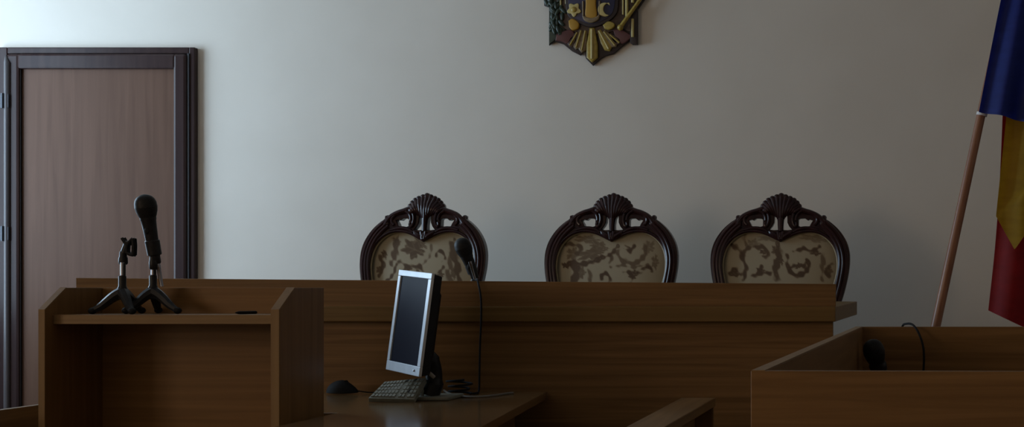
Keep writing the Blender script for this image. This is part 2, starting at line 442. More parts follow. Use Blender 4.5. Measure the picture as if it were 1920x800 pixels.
PAT = [  # strokes / leaves in each chair's own drawing units: centre, half width, top
 dict(c=553, h=484, t=48,
  strokes=[([(300,370),(335,420),(325,500),(300,560)],26,.8),([(250,470),(210,520),(235,570),(215,640)],20,.85),([(345,565),(335,620),(300,668),(250,690)],9,1),
    ([(370,540),(440,580),(520,575),(560,615)],16,.9),([(610,420),(610,500),(560,560)],9,.5),([(650,500),(665,468),(705,472),(725,510),(705,540)],10,.95),
    ([(760,510),(775,570),(750,640),(800,700)],22,.6),([(785,380),(770,440),(800,520),(830,600),(840,690)],30,.75),([(640,640),(690,615),(715,580)],9,.8),([(520,610),(560,640),(570,700)],10,.7),([(450,610),(400,620),(380,680)],12,.7)],
  leaves=[(470,450,100,72,20,.78),(520,410,70,30,30,.6),(240,490,38,24,60,.8),(205,600,28,30,0,.7),(700,640,36,18,-20,.8),(440,590,40,22,10,.85),(800,620,32,52,0,.6),(330,400,36,50,0,.5)]),
 dict(c=597, h=500, t=48,
  strokes=[([(240,425),(300,430),(360,455),(340,500),(300,490)],17,.75),([(225,580),(300,565),(400,575),(480,545),(580,510),(640,440)],20,.95),([(300,560),(330,620),(320,715),(330,800)],34,.85),
    ([(645,480),(680,545),(760,572),(840,535),(862,470),(840,420)],20,.62),([(600,600),(680,585),(760,600),(830,590),(880,580)],9,.6),([(690,460),(735,475),(775,440)],12,.9),([(740,490),(735,455),(700,440)],8,.8),
    ([(530,690),(530,660),(565,650),(590,675),(585,730)],13,.95),([(760,715),(765,670),(740,640),(700,635)],16,.9),([(765,670),(800,640),(830,640)],12,.9),([(810,625),(860,600),(900,605),(910,630),(890,640)],12,.9),
    ([(420,620),(450,690),(430,760)],14,.6),([(590,470),(600,520),(590,560)],10,.7)],
  leaves=[(440,500,120,50,-12,.6),(300,500,60,55,0,.45),(500,440,80,40,20,.5),(255,585,36,26,0,1),(770,655,40,36,0,.85),(880,450,46,60,30,.4),(930,560,30,60,0,.45),(400,390,110,34,5,.45),(700,560,40,16,20,.6),(370,640,40,50,0,.6)]),
 dict(c=456, h=388, t=40,
  strokes=[([(165,325),(205,355),(240,400),(258,460),(255,540)],13,.9),([(240,390),(270,360),(320,348),(370,362),(380,400),(355,405)],13,.8),([(440,330),(445,400),(432,460),(440,540)],22,.8),
    ([(500,400),(497,450),(520,500),(570,512),(610,490),(618,450),(605,425)],15,.95),([(530,375),(580,362),(640,372),(680,350)],11,.9),([(520,470),(560,455),(590,460),(600,440)],10,.9),([(690,390),(700,440),(690,540)],14,.5),
    ([(170,500),(200,485),(235,510)],15,.9),([(290,520),(340,500),(345,465)],14,.9),([(340,505),(400,500)],14,.9),([(740,450),(715,490),(740,520)],14,.8),([(260,250),(250,290),(260,340)],12,.5)],
  leaves=[(360,380,26,16,10,.8),(430,370,34,26,80,.7),(455,430,30,20,60,.8),(560,460,26,16,-30,.9),(655,385,34,18,10,.8),(345,490,26,26,0,.9),(200,510,36,16,0,.85),(730,490,26,30,0,.7),(400,300,90,20,0,.35),(640,300,90,24,10,.35),(300,330,40,30,0,.4)]),
]
CH = [(799, .918, 'carved mahogany armless throne chair at the left end, partly behind the monitor'),
      (1149.5, .973, 'carved mahogany throne chair with damask back, middle of the three'),
      (1464.5, 1.02, 'carved mahogany throne chair with damask back, nearest the flag')]
CH[0] = (799, .918, 'carved dark wooden throne chair behind the monitor and the bench microphone')
def make_chair(cx):
    fn = chair_map(cx)
    t = thing('throne_chair', '', 'chair', (cx, CY, 0.28), 'carved chairs behind the bench')
    fr = obj('back_frame', back_frame(fn), M['mahog'], t, smooth=True)
    obj('moulding', mouldings(fn), M['mahog'], fr, smooth=True)
    obj('carved_crest', shell(fn), M['mahog'], t, smooth=True)
    # seat, aprons, legs
    b = NB(); box(b, cx-.27, cx+.27, CY-.46, CY-.06, SEATZ-.08, SEATZ-.02, .02); obj('seat_frame', b, M['mahog'], t, smooth=True)
    b = NB(); box(b, cx-.25, cx+.25, CY-.44, CY-.08, SEATZ-.025, SEATZ+.05, .03)
    bm = b
    obj('seat_cushion', bm, M['piping'], t, smooth=True)
    for sx in (-1,1):
        p = smooth_path([(cx+sx*.235, CY-.42, SEATZ-.06), (cx+sx*.262, CY-.445, SEATZ-.17), (cx+sx*.24, CY-.43, .28+.12), (cx+sx*.25, CY-.455, .30)], 5)
        obj('leg', tube(NB(), p, [.034-.016*i/15 if i < 14 else .022 for i in range(len(p))], 10), M['mahog'], t, smooth=True)
        p = smooth_path([(cx+sx*.17, CY-.115, .28+.50), (cx+sx*.20, CY-.09, .28+.36), (cx+sx*.215, CY-.05, .28+.18), (cx+sx*.22, CY+.0, .281)], 5)
        obj('leg', tube(NB(), p, .024, 10), M['mahog'], t, smooth=True)
    return t
def pad(t, cx, pat):
    fn = chair_map(cx)
    bm = upholstery(fn, pat['strokes'], pat['leaves'], pat['c'], pat['h'], pat['t'])
    o = obj('back_upholstery', bm, M['damask'], t, smooth=True)
    b = NB()
    lp = [(u*.972, (v-1.1)*.972+1.1) for u, v in inner_l]
    for s in (1,-1): tube(b, path(fn, [(s*u,v) for u,v in lp], .036), .0045, 8)
    obj('piping', b, M['piping'], o, smooth=True)
chairs = []
c0 = make_chair(P(1149.5,0,CY).x)
def dup(root, x):
    r = root.copy(); C.objects.link(r); r.location.x = x
    for ch in list(root.children):
        c = ch.copy(); C.objects.link(c); c.parent = r
        for g in ch.children:
            d = g.copy(); C.objects.link(d); d.parent = c
    return r
for k,(px, sc, lab) in enumerate(CH):
    x = P(px,0,CY).x
    r = c0 if k == 1 else dup(c0, x)
    r['label'] = lab; chairs.append((r, x, sc))
for (r, x, sc), pat in zip(chairs, PAT):
    pad(r, x, pat)
    r.scale = (sc, 1, 1)

# ------------------------------------------------------------------ lectern
LY0, LY1 = 3.60, 3.875
lect = thing('lectern', 'open-backed wooden lectern with sloped sides holding two microphone stands', 'lectern', (P(300,0,LY0).x, 3.75, 0))
def lx(x): return (x-PX)*LY0/F
zlo, zhi = EYE-.055, EYE+.0015
Ys = LY0/.975
def side(x0, x1):
    b = NB()
    prof = [(LY0,0.0),(LY1,0.0),(LY1,zhi),(Ys,zhi),(LY0,zlo)]
    prism(b, [Vector((x0,y,z)) for y,z in prof], Vector((x1-x0,0,0)), .0012); return b
for x0,x1 in ((72,84.5),(507.5,524)):
    s = obj('side_panel', side(lx(x0), lx(x1)), M['lect'], lect)
    # pale edge banding on the front, the slope and the top
    b = NB(); X0, X1 = lx(x0)+.0006, lx(x1)-.0006; e = .0011
    hexa(b, [(X0,LY0-e,0.001),(X1,LY0-e,0.001),(X1,LY0+.0005,0.001),(X0,LY0+.0005,0.001)], [(X0,LY0-e,zlo),(X1,LY0-e,zlo),(X1,LY0+.0005,zlo),(X0,LY0+.0005,zlo)])
    hexa(b, [(X0,LY0-e,zlo),(X1,LY0-e,zlo),(X1,LY0+.001,zlo-.001),(X0,LY0+.001,zlo-.001)], [(X0,Ys-e,zhi+e),(X1,Ys-e,zhi+e),(X1,Ys,zhi-.001),(X0,Ys,zhi-.001)])
    obj('edge_band', b, M['edge'], s)
xi0, xi1 = lx(84.5), lx(507.5)
obj('back_panel', box(NB(), xi0+.0005, xi1-.0005, LY1-.02, LY1, .02, zhi, .0012), M['lectx'], lect)
SHZ = EYE-.0695
shf = obj('shelf', box(NB(), xi0+.0005, xi1-.0005, LY0+.035, LY1-.021, SHZ-.0245, SHZ, .0012), M['lectx'], lect)
b = NB(); box(b, xi0+.001, xi1-.001, LY0+.0338, LY0+.0352, SHZ-.024, SHZ-.0005)
obj('edge_band', b, M['edgex'], shf)
obj('base_board', box(NB(), xi0+.0005, xi1-.0005, LY0+.03, LY1-.021, .02, .045), M['lectx'], lect)

# pen
pa, pb = P(441,0,3.68), P(481,0,3.74); pa.z = pb.z = SHZ+.0045
b = NB(); lathe(b, [(0,.001),(.008,.0035),(.012,.0042),((pb-pa).length*.97,.0042),((pb-pa).length,.003)], pa, pb, 12)
pen = obj('pen', b, M['rubber'], None, origin=(pa+pb)/2-Vector((0,0,.0045)), smooth=True)
tag(pen, 'thin dark pen lying on the lectern shelf', 'pen')

# ------------------------------------------------------------------ microphones and their stands
def tripod(t, c, zs, apex, legs, foot=.006):
    for a, L in legs:
        d = Vector((math.cos(a), math.sin(a), 0))
        p = smooth_path([c+Vector((0,0,apex)), c+d*L*.3+Vector((0,0,apex*.80)), c+d*L*.72+Vector((0,0,apex*.36)), c+d*L+Vector((0,0,.009))], 4)
        p = [Vector((q.x,q.y,max(q.z, zs+.009))) for q in p]; n = len(p)
        b = tube(NB(), p, [.017-.010*i/(n-1) for i in range(n)], 8)
        lg = obj('leg', b, M['black'], t, smooth=True)
        b = NB(); ball(b, Vector((c.x+d.x*L, c.y+d.y*L, zs+.009)), .009, (1.2,1.2,1), None, 10, 8); obj('rubber_foot', b, M['rubber'], lg, smooth=True)
def mic(label, head, tail, R=.0265, plug=None, L=None, name='microphone', cable=None, tint='black', cmat='rubber', bk=1.0):
    head, tail = Vector(head), Vector(tail); ax = (tail-head).normalized(); L = (tail-head).length
    t = thing(name, label, 'microphone', (head+tail)/2)
    b = NB(); k = R/.0265
    lathe(b, [(0,.002),(.002*k,.010*k),(.007*k,.0185*k),(.014*k,.0238*k),(.023*k,.0265*k),(.030*k,.0268*k),(.032*k,.0272*k),(.0345*k,.0272*k),(.036*k,.0268*k),(.045*k,.0255*k),(.055*k,.0225*k),(.062*k,.0195*k)], head, tail, 22)
    g = obj('grille', b, M['mesh'], t, smooth=True)
    b = NB(); e = L
    lathe(b, [(.060*k,.0200*k),(.066*k,.0200*k),(.070*k,.0185*k*bk),(.085*k,.0175*k*bk),(e*.7,.0150*k*bk),(e*.92,.0125*k*bk),(e*.98,.0125*k*bk),(e,.0105*k)], head, tail, 20)
    bd = obj('body', b, M[tint], t, smooth=True)
    b = NB(); q = head+ax*(.095*k); s = Vector((0,-1,0)); s = (s-ax*s.dot(ax)).normalized()
    ball(b, q+s*.0172*k, .006*k, (1,.6,1.6), None, 10, 8); obj('switch', b, M['rubber'], bd, smooth=True)
    if plug:
        b = NB(); pl_ = [Vector(p) for p in plug]
        lathe(b, [(0,.0062),(.012,.0062),(.014,.0054),((pl_[1]-pl_[0]).length,.0045)], pl_[0], pl_[1], 14); obj('plug', b, M['steel'], t, smooth=True, label='bright metal plug')
    if cable:
        obj('cable', tube(NB(), smooth_path(cable, 8), .0033, 8), M[cmat], t, smooth=True)
    return t
def mstand(label, c, zs, ztop, apex, legs, clip, px0):
    t = thing('microphone_stand', label, 'microphone stand', (c.x, c.y, zs), 'table microphone stands on the lectern')
    c0 = Vector((c.x, c.y, zs))
    tripod(t, c0, zs, apex, legs)
    b = NB(); lathe(b, [(0,.013),(.012,.015),(.030,.012),(.036,.0095),(.062,.0095),(.064,.006)], c0+Vector((0,0,apex-.018)), c0+Vector((0,0,apex+.2)), 14); obj('hub', b, M['black'], t, smooth=True)
    b = NB(); tube(b, [c0+Vector((0,0,apex+.03)), Vector((c.x,c.y,ztop))], .0052, 10); obj('pole', b, M['steel'], t, smooth=True, label='shiny metal pole')
    b = NB(); tube(b, [Vector((c.x+.004,c.y+.001,zs+apex+.035)), Vector((c.x+.004,c.y+.001,ztop-.002))], .0042, 8); obj('rod', b, M['black'], t, smooth=True)
    return t
MY = 3.755; s_ = F/MY
c1 = P(229.5,0,MY-.02); c2 = P(287,0,MY+.03)
# stand with the empty clip
zt = P(0,492,MY).z
t = mstand('small black tripod stand with an empty clip, left one on the lectern', c1, SHZ, zt, .058,
           [(math.radians(205),.070),(math.radians(-42),.070),(math.radians(80),.072)], None, 229)
b = NB(); lathe(b, [(0,.0085),(.004,.0115),(.018,.0115),(.022,.0095),(.036,.009)], P(231,496,MY), P(231,460,MY), 14)
obj('collar', b, M['black'], t, smooth=True)
b = NB()
def px(x, y, Y=MY, dy=0): v = P(x,y,Y); v.y += dy; return v
tube(b, [px(233,474), px(237,462), px(240,452)], [.010,.0095,.008], 10)
obj('swivel', b, M['black'], t, smooth=True)
b = NB()
for pts in ([px(231,446),px(235,453),px(240,459)], [px(251,447),px(246,452),px(240,459)], [px(251,447),px(252,460),px(251.5,478)], [px(251.5,478),px(246,477),px(240,474)], [px(240,459),px(239,468),px(240,474)]):
    q = smooth_path(pts, 4) if len(pts) > 2 else pts
    for dy in (-.006, .006): tube(b, [v+Vector((0,dy,0)) for v in q], .0042, 8)
obj('clip', b, M['black'], t, smooth=True)
# stand that holds the microphone
zt = P(0,500,MY+.01).z
t = mstand('small black tripod stand gripping a microphone, right one on the lectern', c2, SHZ, zt, .060,
           [(math.radians(222),.066),(math.radians(-20),.088),(math.radians(105),.055)], None, 287)
b = NB(); lathe(b, [(0,.0075),(.004,.0105),(.020,.0105),(.026,.009),(.034,.008)], px(288,505,MY+.01), px(286,470,MY+.01), 14); obj('collar', b, M['black'], t, smooth=True)
b = NB()
hd, tl = px(269.5,364,MY-.012), px(293,494,MY+.02)
ax = (tl-hd).normalized(); q = hd+ax*.125
lathe(b, [(0,.0165),(.002,.0185),(.040,.0180),(.042,.0150)], q, tl, 16)
tube(b, [px(278,473,MY+.01), px(283,477,MY+.01), px(289,476,MY+.01)], .0045, 8)
tube(b, [px(288,480,MY+.01), q+ax*.03], .009, 8)
obj('clip', b, M['black'], t, smooth=True)
mic('black handheld microphone upright in the stand on the lectern', hd, tl, .0272, plug=(px(295.5,493,MY+.02), px(303.5,537,MY+.02)))
# microphone on the bench
BZ = z1+.002
h3, t3 = px(862,446,4.83), px(891,521,4.86)
cc = Vector((t3.x-.01, 4.90, z1+.006))
st = thing('microphone_stand', 'low black table stand on the bench, hidden behind its raised rail', 'microphone stand', cc)
b = NB(); lathe(b, [(0,.05),(.006,.05),(.010,.046),(.012,.01)], cc, cc+Vector((0,0,1)), 24); obj('base', b, M['black'], st, smooth=True)
obj('pole', tube(NB(), [cc+Vector((0,0,.01)), cc+Vector((-.004,-.012,.10)), h3+(t3-h3)*.80+Vector((0,.016,0))], .006, 8), M['black'], st, smooth=True)
ax = (t3-h3).normalized()
b = NB(); lathe(b, [(0,.019),(.03,.0185)], h3+ax*.10, t3, 16); obj('clip', b, M['black'], st, smooth=True)
cab = [px(890,523,4.86), px(893,524.5,4.80), px(895,523,4.70), px(897,532,4.672), px(901,552,4.655), px(902.5,575,4.648), px(902,605,4.65), px(900,650,4.655), px(899,700,4.65), px(898,731,4.64), px(893,737,4.58), px(880,737,4.56), px(866,733,4.60)]
for p in cab[-4:]: p.z = max(p.z, .754)
mic('microphone leaning on the bench in front of a chair, its cable hanging down', h3, t3, .0285, plug=(px(881,490,4.822), px(891,524,4.83)), cable=cab)

# ------------------------------------------------------------------ clerk's desk with monitor, keyboard, mouse
DZ = .75
desk = thing('clerk_desk', 'wooden desk with glossy top under the computer monitor, against the bench', 'desk', (-1.9, 3.9, 0))
xd0, xd1 = P(1026,0,BF+.03).x, P(868,0,3.28).x
b = NB()
fp = [(-1.60,3.28),(xd1,3.28),(xd0,BF+.03),(-2.2,BF+.03),(-2.2,3.895),(-1.60,3.895)]
hexa(b, [(x,y,DZ-.025) for x,y in fp], [(x,y,DZ) for x,y in fp], .002)
obj('desktop', b, M['top'], desk)
for x, y0, y1 in ((-2.15,3.93,4.64),(-1.57,3.35,3.86)):
    obj('leg_panel', box(NB(), x-.011, x+.011, y0, y1, 0, DZ-.026), M['benchd'], desk)
obj('leg_panel', hexa(NB(), [(-1.24,3.40,0),(-1.215,3.40,0),(-1.30,4.60,0),(-1.325,4.60,0)], [(-1.24,3.40,DZ-.026),(-1.215,3.40,DZ-.026),(-1.30,4.60,DZ-.026),(-1.325,4.60,DZ-.026)]), M['benchd'], desk)
obj('modesty_panel', box(NB(), -2.13, -1.35, 4.5, 4.518, .25, DZ-.026), M['bench'], desk)

mon = thing('computer_monitor', 'silver framed flat monitor with a dark screen, turned to the left', 'monitor', (-1.50, 4.36, DZ))
TL,TR,BR,BL = P(748,505,4.45), P(810,512,4.20), P(785,706,4.20), P(723,692,4.45)
U = ((TR-TL)+(BR-BL))/2; V = ((TL-BL)+(TR-BR))/2; Nn = U.cross(V).normalized()
if Nn.x > 0: Nn = -Nn
O = BL
def mp(u, v, d): return BL*(1-u)*(1-v)+BR*u*(1-v)+TR*u*v+TL*(1-u)*v - Nn*d
def slab(u0,u1,v0,v1,d0,d1,bev=.002, k=1.0):
    c = (.5,.5)
    f = lambda u,v,d: mp(c[0]+(u-c[0])*(k if d == d1 else 1), c[1]+(v-c[1])*(k if d == d1 else 1), d)
    return hexa(NB(), [f(u0,v0,d1),f(u1,v0,d1),f(u1,v1,d1),f(u0,v1,d1)], [f(u0,v0,d0),f(u1,v0,d0),f(u1,v1,d0),f(u0,v1,d0)], bev)
# frame as four bars round the screen
bl, br_, bt, bb = .075, .085, .058, .095
b = NB()
for (u0,u1,v0,v1) in ((0,1,0,bb),(0,1,1-bt,1),(0,bl,bb,1-bt),(1-br_,1,bb,1-bt)):
    hexa(b, [mp(u0,v0,.009),mp(u1,v0,.009),mp(u1,v1,.009),mp(u0,v1,.009)], [mp(u0,v0,0),mp(u1,v0,0),mp(u1,v1,0),mp(u0,v1,0)], .0015)
bz = obj('bezel', b, M['silver'], mon)
obj('screen', slab(bl-.01,1-br_+.01,bb-.01,1-bt+.01,.005,.012,0), M['screen'], mon)
b = NB(); ball(b, mp(.86,.05,-.001), .004, (1,1,1), None, 10, 8); obj('power_button', b, M['chrome'], bz, smooth=True)
b = slab(.004,.996,.004,.996,.0092,.036,.003,.96)
obj('housing', b, M['black'], mon)
b = slab(.14,.86,.10,.88,.035,.062,.006,.8)
obj('rear_cover', b, M['black'], mon)
pc = mp(.5,.16,.05); pbse = Vector((pc.x+.022, pc.y+.015, DZ+.012))
b = NB(); tube(b, smooth_path([pc, pc+Vector((.03,.012,-.012)), pbse+Vector((.014,.008,.05)), pbse], 6), [.030]*7+[.026]*6+[.032]*6, 14)
obj('neck', b, M['black'], mon, smooth=True)
b = NB(); nbx = (pc+pbse)/2+Vector((-.035,-.02,0)); tube(b, [px(805,699,4.24), px(814,707,4.25)], .006, 8); obj('neck_highlight', b, M['cable'], mon, smooth=True, label='grey strip imitating a highlight on the monitor neck')  # grey piece modelled in place of a highlight on the black neck
b = NB(); box(b, P(772,0,4.31).x, P(840,0,4.31).x, 4.31, 4.47, DZ+.0005, DZ+.012, .004)
obj('base', b, M['grey'], mon, smooth=True, label='pale flat base plate')

# keyboard propped on the monitor foot
K1,K2,K3,K4 = P(690,746,4.245), P(721,715,4.34), P(799,707,4.34), P(777,748,4.245)
kb = thing('keyboard', 'pale grey keyboard propped at a slant below the monitor', 'keyboard', ((K1+K4)/2))
kn = (K4-K1).cross(K2-K1).normalized()
if kn.z < 0: kn = -kn
def kp(u, v, d): return K1*(1-u)*(1-v)+K4*u*(1-v)+K3*u*v+K2*(1-u)*v + kn*d
def low(p, z): return Vector((p.x, p.y, z))
b = NB(); hexa(b, [kp(0,0,-.014),kp(1,0,-.014),kp(1,1,-.020),kp(0,1,-.020)], [kp(0,0,0),kp(1,0,0),kp(1,1,0),kp(0,1,0)], .002)
case = obj('case', b, M['grey'], kb)
blocks = [(.03,.56,7),(.62,.76,2),(.81,.97,2)]
for u0,u1,n in blocks:
    for r in range(5):
        for k in range(n):
            a0 = u0+(u1-u0)*k/n+.006; a1 = u0+(u1-u0)*(k+1)/n-.006; v0 = .06+r*.18; v1 = v0+.15
            b = NB(); hexa(b, [kp(a0,v0,-.001),kp(a1,v0,-.001),kp(a1,v1,-.001),kp(a0,v1,-.001)],
                [kp(a0+.004,v0+.012,.004),kp(a1-.004,v0+.012,.004),kp(a1-.004,v1-.012,.004),kp(a0+.004,v1-.012,.004)])
            obj('key', b, M['greyk'], kb)
b = NB()
for u in (.59,.785): hexa(b, [kp(u-.022,.30,.0),kp(u+.022,.30,.0),kp(u+.022,.97,.0),kp(u-.022,.97,.0)], [kp(u-.022,.30,.0012),kp(u+.022,.30,.0012),kp(u+.022,.97,.0012),kp(u-.022,.97,.0012)])
obj('groove', b, M['gap'], case)
for u in (.1,.9):
    p = kp(u,.92,-.018); obj('foot', tube(NB(), [p, Vector((p.x,p.y+.004,DZ+.012))], .006, 8), M['grey'], kb)
# mouse
mc = P(642,0,4.58); L = .052
mo = thing('computer_mouse', 'black computer mouse on the desk just right of the lectern', 'mouse', (mc.x, mc.y, DZ))
b = NB(); bmesh.ops.create_uvsphere(b, u_segments=28, v_segments=16, radius=1)
for v in b.verts:
    x, y, z = v.co
    hz = .041*(1-.25*max(0,x)) if z > 0 else .004
    v.co = Vector((mc.x+x*L*(1.0), mc.y+y*.033, DZ+.006+hz*z*(1.0 if x < .3 else 1-.35*(x-.3))))
body = obj('body', b, M['rubber'], mo, smooth=True)
b = NB(); tube(b, [Vector((mc.x+.012, mc.y-.004, DZ+.0405)), Vector((mc.x+.012, mc.y+.004, DZ+.0405))], .006, 12); obj('scroll_wheel', b, M['rubber'], mo, smooth=True)
b = NB(); tube(b, smooth_path([Vector((mc.x+.045,mc.y,DZ+.012)), Vector((mc.x+.09,mc.y+.02,DZ+.004)), Vector((mc.x+.16,mc.y+.045,DZ+.003)), Vector((mc.x+.26,mc.y+.06,DZ+.003))], 6), .002, 8); obj('cable', b, M['rubber'], mo, smooth=True)

# cables on the desk
def on_desk(x, y, lift=.004):
    Y = (EYE-DZ-lift)*F/(y-PY); return P(x, y, Y)
b = NB(); tube(b, smooth_path([on_desk(826,727), on_desk(832,731), on_desk(842,737), on_desk(862,742), on_desk(893,743.5), on_desk(925,741), on_desk(948,737.5), on_desk(962,736)], 6), .0035, 8)
ca = obj('grey_cable', b, M['cable'], None, origin=(-1.35, 4.4, DZ), smooth=True); tag(ca, 'pale grey cable running right from the monitor foot across the desk', 'cable')
b = NB(); pts = []
for k in range(44):
    a = k*.42; pts.append(Vector((P(856,0,4.5).x+.036*math.cos(a)*(1+.15*math.sin(k*.7)), 4.53+.028*math.sin(a), DZ+.005+.0011*k)))
tube(b, smooth_path(pts, 3), .0035, 6)
ca = obj('coiled_cable', b, M['rubber'], None, origin=(P(856,0,4.5).x, 4.53, DZ), smooth=True); tag(ca, 'loosely coiled black cable on the desk behind the monitor', 'cable')

# ------------------------------------------------------------------ witness dock, right foreground
DKZ = 1.0; DY0, DY1 = 1.677, 3.60
dock = thing('witness_dock', 'waist-high wooden dock of plain boards in the right foreground', 'dock', (.4, 2.6, 0))
def dx(x, y): return (x-PX)*((EYE-DKZ)/(y-PY))
xf, xb = -.1885, -.132
x2 = 1.15
th = .0175
obj('front_panel', hexa(NB(), [(xf,DY0,0),(x2,DY0-.05,0),(x2,DY0-.05+th,0),(xf,DY0+th,0)], [(xf,DY0,DKZ),(x2,DY0-.05,DKZ),(x2,DY0-.05+th,DKZ),(xf,DY0+th,DKZ)], .0012), M['bench'], dock)
lp_ = obj('side_panel', hexa(NB(), [(xf,DY0+th,0),(xf+th,DY0+th,0),(xb+th,DY1,0),(xb,DY1,0)], [(xf,DY0+th,DKZ),(xf+th,DY0+th,DKZ),(xb+th,DY1,DKZ),(xb,DY1,DKZ)], .001), M['benchd'], dock)
obj('edge_band', hexa(NB(), [(xf+.0006,DY0+.001,DKZ-.0004),(xf+th-.0006,DY0+.001,DKZ-.0004),(xb+th-.0006,DY1-.001,DKZ-.0004),(xb+.0006,DY1-.001,DKZ-.0004)], [(xf+.0006,DY0+.001,DKZ+.0009),(xf+th-.0006,DY0+.001,DKZ+.0009),(xb+th-.0006,DY1-.001,DKZ+.0009),(xb+.0006,DY1-.001,DKZ+.0009)]), M['edge'], lp_)
obj('back_panel', hexa(NB(), [(xb,DY1,0),(x2,DY1-.02,0),(x2,DY1-.02+th,0),(xb,DY1+th,0)], [(xb,DY1,DKZ),(x2,DY1-.02,DKZ),(x2,DY1-.02+th,DKZ),(xb,DY1+th,DKZ)], .0012), M['bench'], dock)
xj = P(1832,0,DY1).x
obj('shelf', box(NB(), xb+th+.002, x2-.1, 3.25, DY1-.021, .80, .82), M['bench'], dock)
obj('side_panel', box(NB(), x2, x2+th, DY0-.05, DY1, 0, DKZ), M['benchd'], dock)
h4, t4 = px(1633,638,3.40), px(1657,724,3.46)
cc = Vector((t4.x+.012, 3.44, .8205))
st = thing('microphone_stand', 'low black table stand on the shelf inside the dock', 'microphone stand', cc)
b = NB(); lathe(b, [(0,.055),(.006,.055),(.012,.05),(.014,.012)], cc, cc+Vector((0,0,1)), 24); obj('base', b, M['black'], st, smooth=True)
ax = (t4-h4).normalized()
obj('pole', tube(NB(), [cc+Vector((0,0,.01)), h4+ax*.085+Vector((.006,.012,0))], .006, 8), M['black'], st, smooth=True)
b = NB(); lathe(b, [(0,.0185),(.03,.018)], h4+ax*.078, t4, 16); obj('clip', b, M['black'], st, smooth=True)
mic('black handheld microphone leaning inside the wooden dock', h4, t4, .0262, bk=1.22)
b = NB(); tube(b, smooth_path([px(1690,640,3.66), px(1692,612,3.64), px(1700,606.5,3.615), px(1712,609,3.59), px(1723,625,3.57), px(1731,650,3.56), px(1732.5,675,3.56), px(1731,700,3.565), px(1728,735,3.56)], 7), .0030, 8)
ca = obj('black_cable', b, M['rubber'], None, origin=(.04,3.57,.9), smooth=True); tag(ca, 'thin black cable looped over the back board of the dock', 'cable')

# ------------------------------------------------------------------ low partition rails
p1 = thing('partition_rail', 'low wooden rail with flat top between the desk and the dock', 'rail', (-.655, 3.6, 0))
b = NB(); hexa(b, [(-.700,2.7,.722),(-.612,2.7,.722),(-.612,4.44,.722),(-.722,4.44,.722)], [(-.700,2.7,.75),(-.612,2.7,.75),(-.612,4.44,.75),(-.722,4.44,.75)], .003)
obj('top_board', b, M['benchd'], p1)
obj('panel', box(NB(), -.69, -.672, 2.75, 4.40, .0, .723), M['benchd'], p1)
for y in (2.8, 4.40): obj('post', box(NB(), -.69, -.615, y, y+.02, 0, .7225), M['lect'], p1)
p2 = thing('partition_panel', 'low wooden board beside the lectern, lower left corner', 'partition', (-2.34, 3.2, 0))
b = NB(); box(b, -2.352, -2.334, 2.3, 3.86, 0, .785, .001); bo = obj('board', b, M['benchd'], p2)
b = NB(); box(b, -2.3515, -2.3345, 2.301, 3.859, .7845, .7862); obj('edge_band', b, M['edge'], bo)
obj('foot', box(NB(), -2.46, -2.24, 2.4, 2.46, 0, .04, .003), M['lect'], p2)

# ------------------------------------------------------------------ flag
FY = 5.40
flag = thing('flag', 'blue, yellow and red flag hanging from a leaning wooden pole', 'flag', (P(1755,0,FY).x-.2, FY, 0))
p_lo, p_hi = P(1755,608,FY), P(1886,0,FY); d = (p_hi-p_lo)
q0 = p_lo - d*((p_lo.z-.06)/d.z); q1 = p_lo + d*1.22
obj('pole', tube(NB(), [q0, p_lo, p_hi, q1], [.0205,.0195,.0165,.016], 16), M['pole'], flag, smooth=True)
b = NB(); ball(b, q1+d.normalized()*.02, .03, (1,1,1.2)); obj('finial', b, M['gold'], flag, smooth=True)
b = NB(); lathe(b, [(0,.16),(.02,.16),(.035,.14),(.05,.05),(.12,.032),(.13,.026)], (q0.x,q0.y,0.001), (q0.x,q0.y,1), 28); obj('stand_base', b, M['black'], flag, smooth=True)
b = NB(); c_ = P(1841,214,FY); tube(b, [c_-d.normalized()*.006, c_+d.normalized()*.006], .0215, 16); obj('tie', b, M['white'], flag, smooth=True, label='white tie at the lower end of the cloth')
def sheet(left, right, bottom_l, dy, amp, nf, nu=46, nv=40, ph=0.0, foldv=0):
    # left/right: photo outlines from top to bottom; hung with folds in depth
    bm = NB(); L = smooth_path([(x,y,0) for x,y in left], 8); R = smooth_path([(x,y,0) for x,y in right], 8)
    def at(P_, t):
        k = t*(len(P_)-1); i = min(int(k), len(P_)-2); return P_[i].lerp(P_[i+1], k-i)
    g = []
    for j in range(nv+1):
        t = j/nv; a, c = at(L,t), at(R,t); row = []
        for i in range(nu+1):
            u = i/nu; p = a.lerp(c, u)
            sag = bottom_l*math.sin(PI*u)*t
            yy = FY+dy+amp*(.35+.65*t)*math.sin(u*nf*2*PI+ph+.5*t)+amp*.4*math.sin(u*nf*3.1+t*3)
            v = P(p.x, p.y+sag, FY); v.y = yy; row.append(bm.verts.new(v))
        g.append(row)
    for j in range(nv):
        for i in range(nu): bm.faces.new((g[j][i],g[j][i+1],g[j+1][i+1],g[j+1][i]))
    bmesh.ops.solidify(bm, geom=list(bm.faces), thickness=.0012)
    return bm
clo = obj('blue_cloth', sheet([(1905,-130),(1876,0),(1854,110),(1834,213)], [(2035,-130),(2010,0),(2000,120),(1992,246)], 0, -.062, .022, 2.6), M['blue'], flag, smooth=True)
obj('red_cloth', sheet([(1884,160),(1877,330),(1868,460),(1855,582)], [(1990,160),(1990,330),(1990,480),(1985,640)], 2, .055, .016, 1.7, ph=1.0), M['red'], flag, smooth=True)
